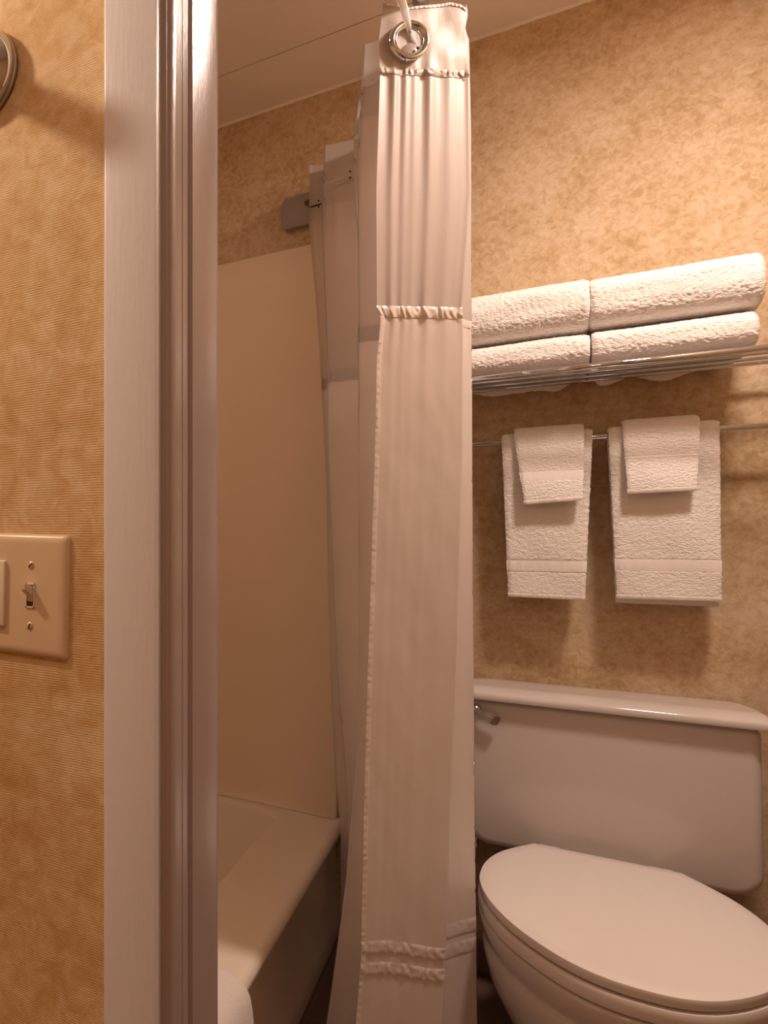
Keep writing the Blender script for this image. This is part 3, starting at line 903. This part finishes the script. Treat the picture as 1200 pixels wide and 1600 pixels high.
# flush lever
hp = Vector((-.078, 2.088, .722))
hd = empty_h = None
fl = lathe('flush_handle', [(.0, .016), (.009, .015), (.011, .010), (.013, .003), (.013, .0)], hp, (0, -1, 0), M['chrome'], t, seg=24)
dv = Vector((.9, 0, -.42)).normalized(); nv = Vector((.42, 0, .9)).normalized()
bm = bmesh.new()
o0 = hp + Vector((0, -.014, 0))
q = []
for (l, wd_, dy) in ((-.004, .006, 0), (.014, .0075, -.004), (.020, .0115, -.006), (.046, .0130, -.007), (.051, .0105, -.006)):
    q.append([bm.verts.new(o0 + dv * l + nv * wd_ * s1_ + Vector((0, dy + s2_ * .0035, 0))) for s1_, s2_ in ((1, 1), (1, -1), (-1, -1), (-1, 1))])
for a, b in zip(q, q[1:]):
    for j in range(4): bm.faces.new((a[j], a[(j + 1) % 4], b[(j + 1) % 4], b[j]))
bm.faces.new(q[0]); bm.faces.new(q[-1][::-1])
bmesh.ops.recalc_face_normals(bm, faces=bm.faces)
bmesh.ops.bevel(bm, geom=list(bm.edges), offset=.0014, segments=2, affect='EDGES')
lv = from_bm('lever', bm, M['chrome'], fl, smooth=True, angle=50)
for l in (.030, .037):
    lathe('lever_dimple', [(.0, .0006), (.0018, .0004), (.0022, .0)], o0 + dv * l + Vector((0, -.0107, 0)), (0, -1, 0), M['satin_metal'], fl, seg=12)

HW = [(1.474, 0), (1.4765, .035), (1.490, .070), (1.513, .102), (1.556, .141), (1.60, .170), (1.65, .193), (1.70, .209), (1.75, .2175), (1.79, .2185), (1.86, .2115), (1.93, .190), (1.98, .162), (2.036, .123)]
# outline of the oval lid, resampled smoothly
side = [(h_, y_) for y_, h_ in HW]
def smooth_curve(p, it=3):
    for _ in range(it):
        q_ = [p[0]]
        for a, b in zip(p, p[1:]):
            q_.append((a[0] * .75 + b[0] * .25, a[1] * .75 + b[1] * .25)); q_.append((a[0] * .25 + b[0] * .75, a[1] * .25 + b[1] * .75))
        q_.append(p[-1]); p = q_
    return p
full = [(-a, b) for a, b in side[::-1]] + side[1:]
full = smooth_curve(full, 2)
OUT = [(tc_x + a, b) for a, b in full]     # open at the hinge line
OCY = 1.76
def oval(k, z, dy=0.0, ky=None, back=None):
    ky = k if ky is None else ky
    o = []
    for x, y in OUT:
        yy = OCY + (y - OCY) * ky + dy
        if back is not None: yy = min(yy, back)
        o.append(Vector((tc_x + (x - tc_x) * k, yy, z)))
    return o
def loft(name, rings, mat, parent, cap0=True, cap1=True, sharp=45):
    n = len(rings[0]); vs = [v for r_ in rings for v in r_]
    fs = [(i * n + j, i * n + (j + 1) % n, (i + 1) * n + (j + 1) % n, (i + 1) * n + j) for i in range(len(rings) - 1) for j in range(n)]
    if cap0: fs.append(tuple(range(n)))
    if cap1: fs.append(tuple(range((len(rings) - 1) * n, len(rings) * n)))
    o = mesh(name, vs, fs, mat, parent)
    o.data.set_sharp_from_angle(angle=math.radians(sharp))
    return o
zL = .4405
loft('seat_lid', [oval(.975, zL - .0170), oval(.998, zL - .0168), oval(1.0, zL - .016), oval(1.0, zL - .0020), oval(.998, zL - .0006), oval(.992, zL), oval(.9, zL + .0006), oval(.6, zL + .0010)], M['seat'], t)
loft('seat_ring', [oval(.97, zL - .048), oval(1.004, zL - .0475), oval(1.011, zL - .044), oval(1.012, zL - .0265), oval(1.006, zL - .0225), oval(.97, zL - .0212)], M['seat'], t)
for sx in (-.095, .095):
    box('hinge', (tc_x + sx - .022, 2.030, .402), (tc_x + sx + .022, 2.062, .434), M['seat'], t, bevel=.006)
# bowl with rolled rim, shallow ridges and foot
bw = [(.80, .3900), (.985, .3895), (1.002, .387), (1.005, .382), (1.000, .368), (.985, .352), (.965, .340), (.962, .334), (.972, .326), (.976, .316), (.965, .296), (.935, .265), (.89, .235), (.83, .205), (.76, .175), (.69, .145), (.64, .115), (.615, .080), (.61, .045), (.625, .020), (.635, .002)]
rings = []
for k, z in bw:
    dy = (1 - k) * .10
    rings.append(oval(k, z, dy=dy, ky=k if k > .9 else lerp(k, .9, .25)))
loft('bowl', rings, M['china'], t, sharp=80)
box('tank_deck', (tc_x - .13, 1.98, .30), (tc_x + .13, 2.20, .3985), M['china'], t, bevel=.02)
tube('supply_pipe', [(-.075, 2.16, .40), (-.09, 2.165, .30), (-.12, 2.20, .2), (-.12, YB - .002, .19)], .006, M['chrome'], t)

# ------------------------------------------------------------------ towel over the tub rim
def mat_fn():
    pts = []
    # outer path across the rim (x, z), from inside the tub over the rim to the outside
    th = .020
    P = [(-.600, .145), (-.592, .22), (-.580, .295), (-.567, .335), (-.548, .350), (-.50, .3535), (-.44, .3555), (-.408, .352), (-.385, .338), (-.374, .310), (-.370, .25), (-.367, .15), (-.366, .04)]
    return P
MP = smooth_curve(mat_fn(), 2)
t = empty('bath_mat', (-.47, 1.05, RIM), 'white terry bath mat draped over the near end of the tub rim', 'bath mat')
y0m, y1m = .86, 1.292
ny = 90
def inner(p, i):
    a = MP[max(i - 1, 0)]; b = MP[min(i + 1, len(MP) - 1)]
    tx, tz = b[0] - a[0], b[1] - a[1]; l = math.hypot(tx, tz)
    return (tz / l, -tx / l)   # normal pointing under the cloth
def mp(i, side, j):
    x, z = MP[i]
    nx_, nz_ = inner(None, i)
    v = j / (ny - 1)
    y = lerp(y0m, y1m, v)
    u = i / (len(MP) - 1)
    y -= .022 * max(0, (u - .62) / .38) * v - .0 
    e = (1 - v) * (y1m - y0m)
    th = .0095 * math.sqrt(max(0.02, 1 - max(0, 1 - e / .012) ** 2))
    mid_x, mid_z = x + nx_ * .0095, z + nz_ * .0095
    d = -side * th
    X, Zz = mid_x + nx_ * d, mid_z + nz_ * d
    f_ = fuzz(Vector((X, y, Zz)), .0009, 350) * (1 if side > 0 else 0)
    return Vector((X - nx_ * f_, y + (fuzz(Vector((X, 3, Zz)), .001) if j == ny - 1 else 0), Zz - nz_ * f_))
NI = len(MP)
vs, fs = [], []
for s_i in (1, -1):
    for i in range(NI):
        for j in range(ny): vs.append(mp(i, s_i, j))
def id_(s, i, j): return s * NI * ny + i * ny + j
for i in range(NI - 1):
    for j in range(ny - 1):
        fs.append((id_(0, i, j), id_(0, i + 1, j), id_(0, i + 1, j + 1), id_(0, i, j + 1)))
        fs.append((id_(1, i, j), id_(1, i, j + 1), id_(1, i + 1, j + 1), id_(1, i + 1, j)))
    for j in (0, ny - 1): fs.append((id_(0, i, j), id_(1, i, j), id_(1, i + 1, j), id_(0, i + 1, j)))
for i in (0, NI - 1):
    for j in range(ny - 1): fs.append((id_(0, i, j), id_(0, i, j + 1), id_(1, i, j + 1), id_(1, i, j)))
mesh('terry_sheet', vs, fs, M['mat'], t)
